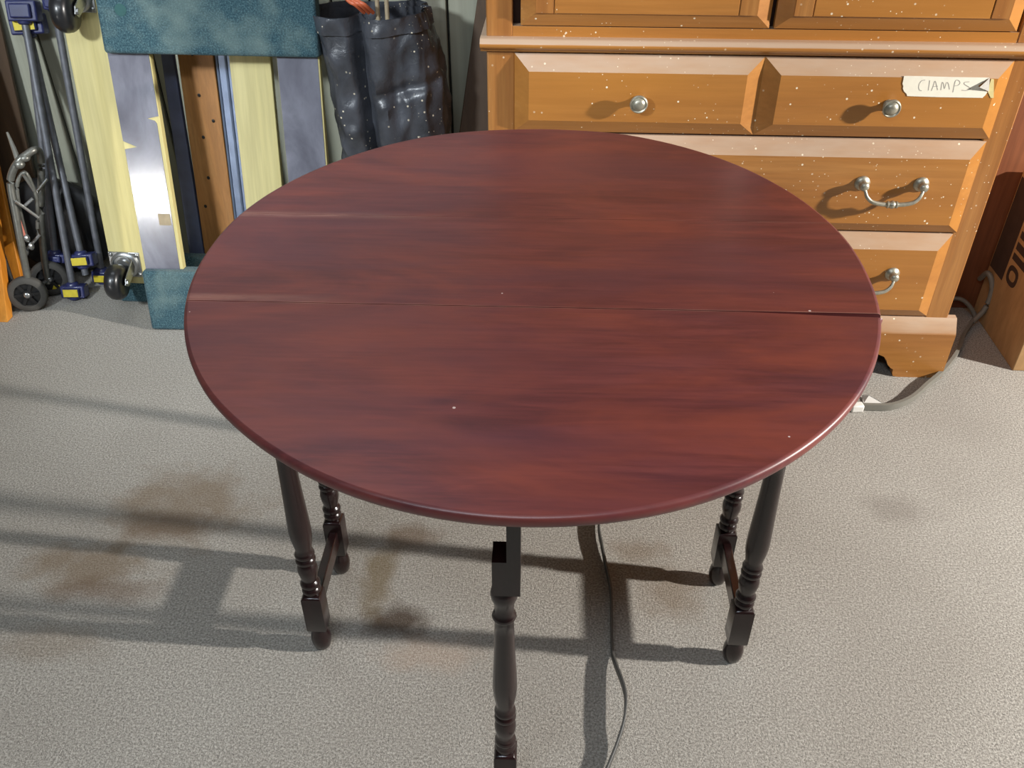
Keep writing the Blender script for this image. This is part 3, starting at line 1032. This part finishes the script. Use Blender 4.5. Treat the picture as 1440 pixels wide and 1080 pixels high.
fd = empty('carpeted_dolly', 'wooden dolly with grey laminate rails and green carpet-wrapped ends, foremost of the two', 'dolly', (-1.045, 0.9145, 0.0))
fd.rotation_euler = (Matrix.Rotation(math.radians(2.0), 4, 'Z') @ Matrix.Rotation(math.radians(1.2), 4, 'Y') @ Matrix.Rotation(math.radians(-9.2), 4, 'X')).to_euler()
DL = 0.515
def carpet_bar(v0, v1, u0, u1, parent, y0=0.0, y1=0.052, nm='end_bar'):
    o = MB().box(u0, u1, y0, y1, v0, v1).build(nm, M['green'], parent, bevel=0.008, seg=3)
    return o
carpet_bar(0.004, 0.172, 0.0, 0.50, fd)
tb = carpet_bar(0.714, 0.886, 0.006, 0.512, fd)
MB().lathe([(0.0, -0.001), (0.0135, -0.001), (0.0135, 0.0012), (0.0, 0.0012)], 20, Matrix.Translation((0.062, 0.0, 0.810)) @ OUT).build('bolt_recess', M['dgreen'], tb)
for (u0, u1) in ((0.003, 0.104), (0.405, 0.507)):
    rl = MB().box(u0, u1, 0.024, 0.046, 0.165, 0.722).build('rail', M['yellow'], fd, bevel=0.0015)
    if u0 < 0.1:
        lam = [(u0 + 0.0015, 0.166), (u1 - 0.009, 0.166), (u1 - 0.0085, 0.55), (u1 - 0.013, 0.557), (u1 - 0.030, 0.562), (u1 - 0.012, 0.566), (u1 - 0.002, 0.568), (u1 - 0.002, 0.7215), (u0 + 0.0015, 0.7215), (u0 + 0.0015, 0.506),
               (u0 + 0.034, 0.492), (u0 + 0.0025, 0.486)]
        MB().prism(lam, 'y', 0.0222, 0.0242).build('laminate_face', M['laminate'], rl, smooth=0)
        MB().box(u0 + 0.058, u0 + 0.088, 0.0214, 0.0224, 0.292, 0.322).build('sticker', M['tan'], rl, smooth=0)
    else:
        MB().box(u0 + 0.001, u1 - 0.004, 0.0222, 0.0242, 0.166, 0.7215).build('laminate_face', M['laminate'], rl, smooth=0)

bd = empty('carpeted_dolly', 'pale yellow wooden dolly with casters facing out, leaning behind the other dolly', 'dolly', (-1.188, 1.035, 0.0))
bd.rotation_euler = (Matrix.Rotation(math.radians(1.0), 4, 'Z') @ Matrix.Rotation(math.radians(2.0), 4, 'Y') @ Matrix.Rotation(math.radians(-7.2), 4, 'X')).to_euler()
fd['group'] = bd['group'] = 'wooden furniture dollies'
for (u0, u1) in ((0.004, 0.116), (0.398, 0.500)):
    MB().box(u0, u1, 0.0, 0.022, 0.075 if u0 < 0.1 else 0.02, 0.89).build('rail', M['yellow'], bd, bevel=0.002)
carpet_bar(0.006, 0.150, 0.0, 0.51, bd, 0.0225, 0.062)
carpet_bar(0.745, 0.890, 0.0, 0.51, bd, 0.0225, 0.062)
MB().box(0.118, 0.396, 0.006, 0.0222, 0.012, 0.072).build('cross_slat', M['yellow'], bd, bevel=0.002)
caster(bd, 0.047, 0.132, 0.0)
caster(bd, 0.050, 0.815, 0.0)

# ------------------------------------------------------------------ black plastic sack
sk = empty('plastic_sack', 'tall crumpled black plastic sack flecked with white beside the green dolly', 'sack', (-0.378, 1.14, 0.0))
SH = 0.785


def sack_section(zf, inset=0.0):
    """half extents left, right, front, back at height fraction"""
    L = 0.100 + 0.032 * zf + 0.008 * math.sin(zf * 9)
    Rr = 0.085 + 0.040 * math.sin(PI * 0.5 * min(1, zf * 1.15)) - 0.040 * max(0, zf - 0.80) / 0.20
    Fy = 0.105 - 0.012 * zf
    By = 0.095
    return L - inset, Rr - inset, Fy - inset, By - inset


def sack_surface(z0, z1, nz, inset, amp, extra=0.0):
    n = 150
    vs, fs = [], []
    for i in range(nz + 1):
        zf = z0 + (z1 - z0) * i / nz
        L, Rr, Fy, By = sack_section(zf, inset)
        for k in range(n):
            an = 2 * PI * k / n
            c, s = math.cos(an), math.sin(an)
            e = 0.62
            X = math.copysign(abs(c) ** e, c) * (Rr if c > 0 else L)
            Y = math.copysign(abs(s) ** e, s) * (By if s > 0 else Fy)
            p = Vector((X, Y, zf * SH))
            d = Vector((c, s, 0))
            q = Vector((X * 6.0, Y * 6.0, zf * SH * 3.2))
            f = noise.noise(q) * 0.45 + (0.5 - abs(noise.noise(q * 1.7 + Vector((5, 1, 2))))) * 0.7 + (0.5 - abs(noise.noise(q * 3.6 + Vector((2, 8, 3))))) * 0.42 + noise.noise(q * 7) * 0.10
            # a vertical crease down the front-left and a sideways fold low down
            cr = -0.055 * math.exp(-((X + 0.045 - 0.03 * (1 - zf)) / 0.013) ** 2) * (1 if s < 0 else 0)
            fo = -0.016 * math.exp(-((zf * SH - 0.60 - 0.25 * X) / 0.014) ** 2) * (1 if s < 0 and X > -0.02 else 0)
            p += d * (f * amp) + Vector((0, -cr - fo, 0))
            p.z += 0.018 * noise.noise(q * 0.9 + Vector((9, 9, 9))) * zf + extra * (zf - z0)
            vs.append(p)
    for i in range(nz):
        for k in range(n):
            k2 = (k + 1) % n
            fs.append((i * n + k, i * n + k2, (i + 1) * n + k2, (i + 1) * n + k))
    return vs, fs, n, nz


vs, fs, n, nz = sack_surface(0.0, 0.985, 110, 0.0, 0.042)
for p in vs[:n]:
    p.z = 0.0
fs.append(tuple(reversed(range(n))))
m = MB().add(vs, fs)
# inside wall and dark floor of contents
vs2, fs2, n2, nz2 = sack_surface(0.985, 0.90, 6, 0.006, 0.042)
m.add(vs2, fs2 + [tuple(range(nz2 * n2, nz2 * n2 + n2))])
m.build('sack_body', M['sack'], sk, smooth=60)
vs, fs, n, nz = sack_surface(0.95, 1.0, 8, -0.005, 0.045)
m = MB().add(vs, fs)
vs2, fs2, n2, nz2 = sack_surface(1.0, 0.97, 3, 0.002, 0.045)
m.add(vs2, fs2)
m.build('folded_rim', M['sack'], sk, smooth=60)

tag(MB().tube([at(532, 30, 1.115), at(526, -60, 1.14)], 0.0052, 10).build('wooden_dowel', M['tan']), 'left of two thin tan sticks poking out of the black sack', 'stick', 'sticks in the sack')
tag(MB().tube([at(545, 30, 1.12), at(540, -60, 1.15)], 0.0052, 10).build('wooden_dowel', M['tan']), 'right of two thin tan sticks poking out of the black sack', 'stick', 'sticks in the sack')
oc = MB()
for dx in (0, 7, 13):
    oc.tube(spline([at(478 + dx, -14, 1.09), at(490 + dx, 1, 1.075), at(500 + dx, 7, 1.07), at(512 + dx, 18, 1.09)], 5), 0.0045, 8)
tag(oc.build('orange_rope', M['orangecord']), 'orange rope trailing over the rim of the black sack', 'rope')


# ------------------------------------------------------------------ pipe clamps
def clamp(bot, top, label, jaws, group='pipe clamps', r=0.0095, lab=True):
    b, t = Vector(bot), Vector(top)
    root = empty('pipe_clamp', label, 'clamp', (b.x, b.y, 0), None, group)
    o = Vector((b.x, b.y, 0))
    MB().tube([b - o + Vector((0, 0, 0.004)), t - o], r, 12).build('pipe', M['pipe'], root)
    d = (t - b).normalized()
    for (s, wd, hh, lb) in jaws:
        if s < 0:
            s += (t - b).length
        p = b + d * s - o
        z = d
        xax = Vector((1, 0.08, 0)); xax = (xax - z * xax.dot(z)).normalized()
        yax = z.cross(xax)
        T = Matrix(((xax.x, yax.x, z.x, p.x), (xax.y, yax.y, z.y, p.y), (xax.z, yax.z, z.z, p.z), (0, 0, 0, 1)))
        jm = MB().box(-wd * 0.45, wd * 0.55, -0.020, 0.018, -hh * 0.5, hh * 0.5, T)
        jm.box(-wd * 0.30, wd * 0.40, -0.030, -0.018, -hh * 0.35, hh * 0.35, T)
        jm.lathe([(0.016, -hh * 0.5 - 0.008), (0.018, -hh * 0.5), (0.018, hh * 0.5), (0.014, hh * 0.5 + 0.008)], 16, T)
        j = jm.build('jaw', M['navy'], root, bevel=0.004)
        if lb:
            MB().box(-wd * 0.26, wd * 0.36, -0.0315, -0.0298, -hh * 0.30, hh * 0.30, T).build('yellow_label', M['label'], j, bevel=0.0005)
    return root


clamp(floor_at(106, 421), at(24, -30, 1.29), 'frontmost pipe clamp, its blue jaw with bright yellow label on the floor', [(0.026, 0.066, 0.036, True), (-0.075, 0.075, 0.05, False)])
clamp(at(121, 388, 1.11), at(28, -10, 1.315), 'pipe clamp just behind the frontmost one, yellow-labelled jaw raised off the floor', [(0.048, 0.068, 0.036, True), (-0.075, 0.085, 0.05, True)])
clamp(floor_at(146, 397), at(70, -30, 1.30), 'dark pipe clamp next to the yellow dolly rail, jaw half hidden by the caster', [(0.022, 0.055, 0.034, True), (-0.05, 0.05, 0.045, False)])
clamp(floor_at(84, 408), at(34, -10, 1.31), 'pipe clamp behind the hand truck wheel, the one nearest the hand truck', [(0.018, 0.045, 0.026, True), (0.10, 0.06, 0.026, False)])

# dark bundle added to keep the gap behind the clamps dark
bm_ = MB()
vs, fs = [], []
n, mrows = 28, 12
for i in range(mrows + 1):
    ph = PI * i / mrows
    for k in range(n):
        an = 2 * PI * k / n
        p = Vector((0.16 * math.sin(ph) * math.cos(an), 0.055 * math.sin(ph) * math.sin(an), 0.15 - 0.15 * math.cos(ph)))
        p += Vector((math.cos(an), 0.4 * math.sin(an), 0.3)) * 0.03 * noise.noise(p * 14) * math.sin(ph)
        p.z = max(p.z, 0)
        vs.append(p)
for i in range(mrows):
    for k in range(n):
        k2 = (k + 1) % n
        fs.append((i * n + k, i * n + k2, (i + 1) * n + k2, (i + 1) * n + k))
bo = bm_.add(vs, fs).build('dark_lump', M['black'], smooth=60)
bo.location = (-1.40, 1.235, 0)
tag(bo, 'dark shapeless bundle added to darken the gap behind the pipe clamps', 'lump')

# ------------------------------------------------------------------ hand truck
ht = empty('hand_truck', 'small folding hand truck of grey bent tube with a black wheel', 'hand truck', (-1.42, 1.02, 0))
hl = Vector((-1.42, 1.02, 0))
L = lambda P: [Vector(p) - hl for p in P]
fr = spline(L([at(40, 398, 1.02), at(31, 350, 1.03), at(22, 300, 1.045), at(15, 262, 1.06), at(17, 243, 1.065), at(26, 227, 1.07), at(38, 217, 1.085), at(48, 211, 1.10), at(55, 213, 1.12), at(58, 228, 1.13),
               at(58, 260, 1.125), at(58, 310, 1.115), at(62, 360, 1.10), at(68, 398, 1.09)]), 5)
MB().tube(fr, 0.0095, 12).build('frame', M['tube'], ht)
inner = spline(L([at(36, 330, 1.06), at(27, 290, 1.06), at(24, 262, 1.065), at(28, 248, 1.075), at(36, 243, 1.08), at(46, 262, 1.085), at(52, 285, 1.085), at(53, 330, 1.08)]), 5)
MB().tube(inner, 0.005, 10).build('inner_frame', M['tube'], ht)
for a, b, ya, yb in (((22, 283), (54, 306), 1.04, 1.07), ((33, 246), (53, 276), 1.07, 1.09), ((32, 292), (46, 279), 1.055, 1.07), ((50, 272), (66, 252), 1.09, 1.13), ((36, 352), (56, 330), 1.05, 1.08)):
    MB().tube(L([at(*a, ya), at(*b, yb)]), 0.0042, 10).build('cross_bar', M['steel'], ht)
MB().tube(L([at(10, 186, 1.10), at(19, 208, 1.085), at(27, 230, 1.07)]), [0.003, 0.006, 0.008], 10).build('handle_rod', M['tube'], ht)
MB().ball(L([at(34, 222, 1.078)])[0], 0.013, 12, 8, (1.2, 1, 0.8)).ball(L([at(27, 231, 1.068)])[0], 0.013, 12, 8, (1.1, 1, 0.9)).build('clamp_collar', M['tube'], ht)
MB().tube(L([at(27, 306, 1.045), at(34, 337, 1.045)]), [0.002, 0.008], 10).build('pink_marker', M['pink'], ht)
for (px, py) in ((38, 335), (44, 346), (36, 354)):
    MB().ball(L([at(px, py, 1.045)])[0], 0.010, 10, 6, (0.7, 1, 1.2)).build('bolt', M['steel'], ht)
MB().tube(L([floor_at(40, 412, 0.05), floor_at(72, 391, 0.05)]), 0.005, 8).build('axle', M['steel'], ht)


def ht_wheel(c, ax):
    ax = Vector(ax).normalized()
    T = Matrix.Translation(Vector(c) - hl) @ ax.to_track_quat('Z', 'Y').to_matrix().to_4x4()
    ty = MB().lathe([(0.034, -0.012), (0.046, -0.012), (0.0505, -0.008), (0.052, 0), (0.0505, 0.008), (0.046, 0.012), (0.034, 0.012), (0.033, 0), (0.034, -0.012)], 36, T).build('wheel', M['tyre'], ht, smooth=50)
    m = MB().lathe([(0.0, -0.004), (0.0345, -0.004), (0.0345, 0.004), (0.0, 0.004)], 30, T)
    m.lathe([(0.0, 0.012), (0.012, 0.012), (0.014, 0.008), (0.014, 0.0)], 18, T)
    for k in range(6):
        A = T @ Matrix.Rotation(2 * PI * k / 6, 4, 'Z')
        m.box(0.010, 0.034, -0.004, 0.004, 0.003, 0.010, A)
    m.build('hub', M['black'], ty, smooth=40)
    MB().ball((0, 0, 0.013), 0.0085, 14, 8, (1, 1, 0.5), T).build('hub_cap', M['steel'], ty)


ht_wheel(floor_at(39, 413, 0.052), (0.30, -0.90, 0.10))
ht_wheel(floor_at(70, 391, 0.052), (0.30, -0.90, 0.10))
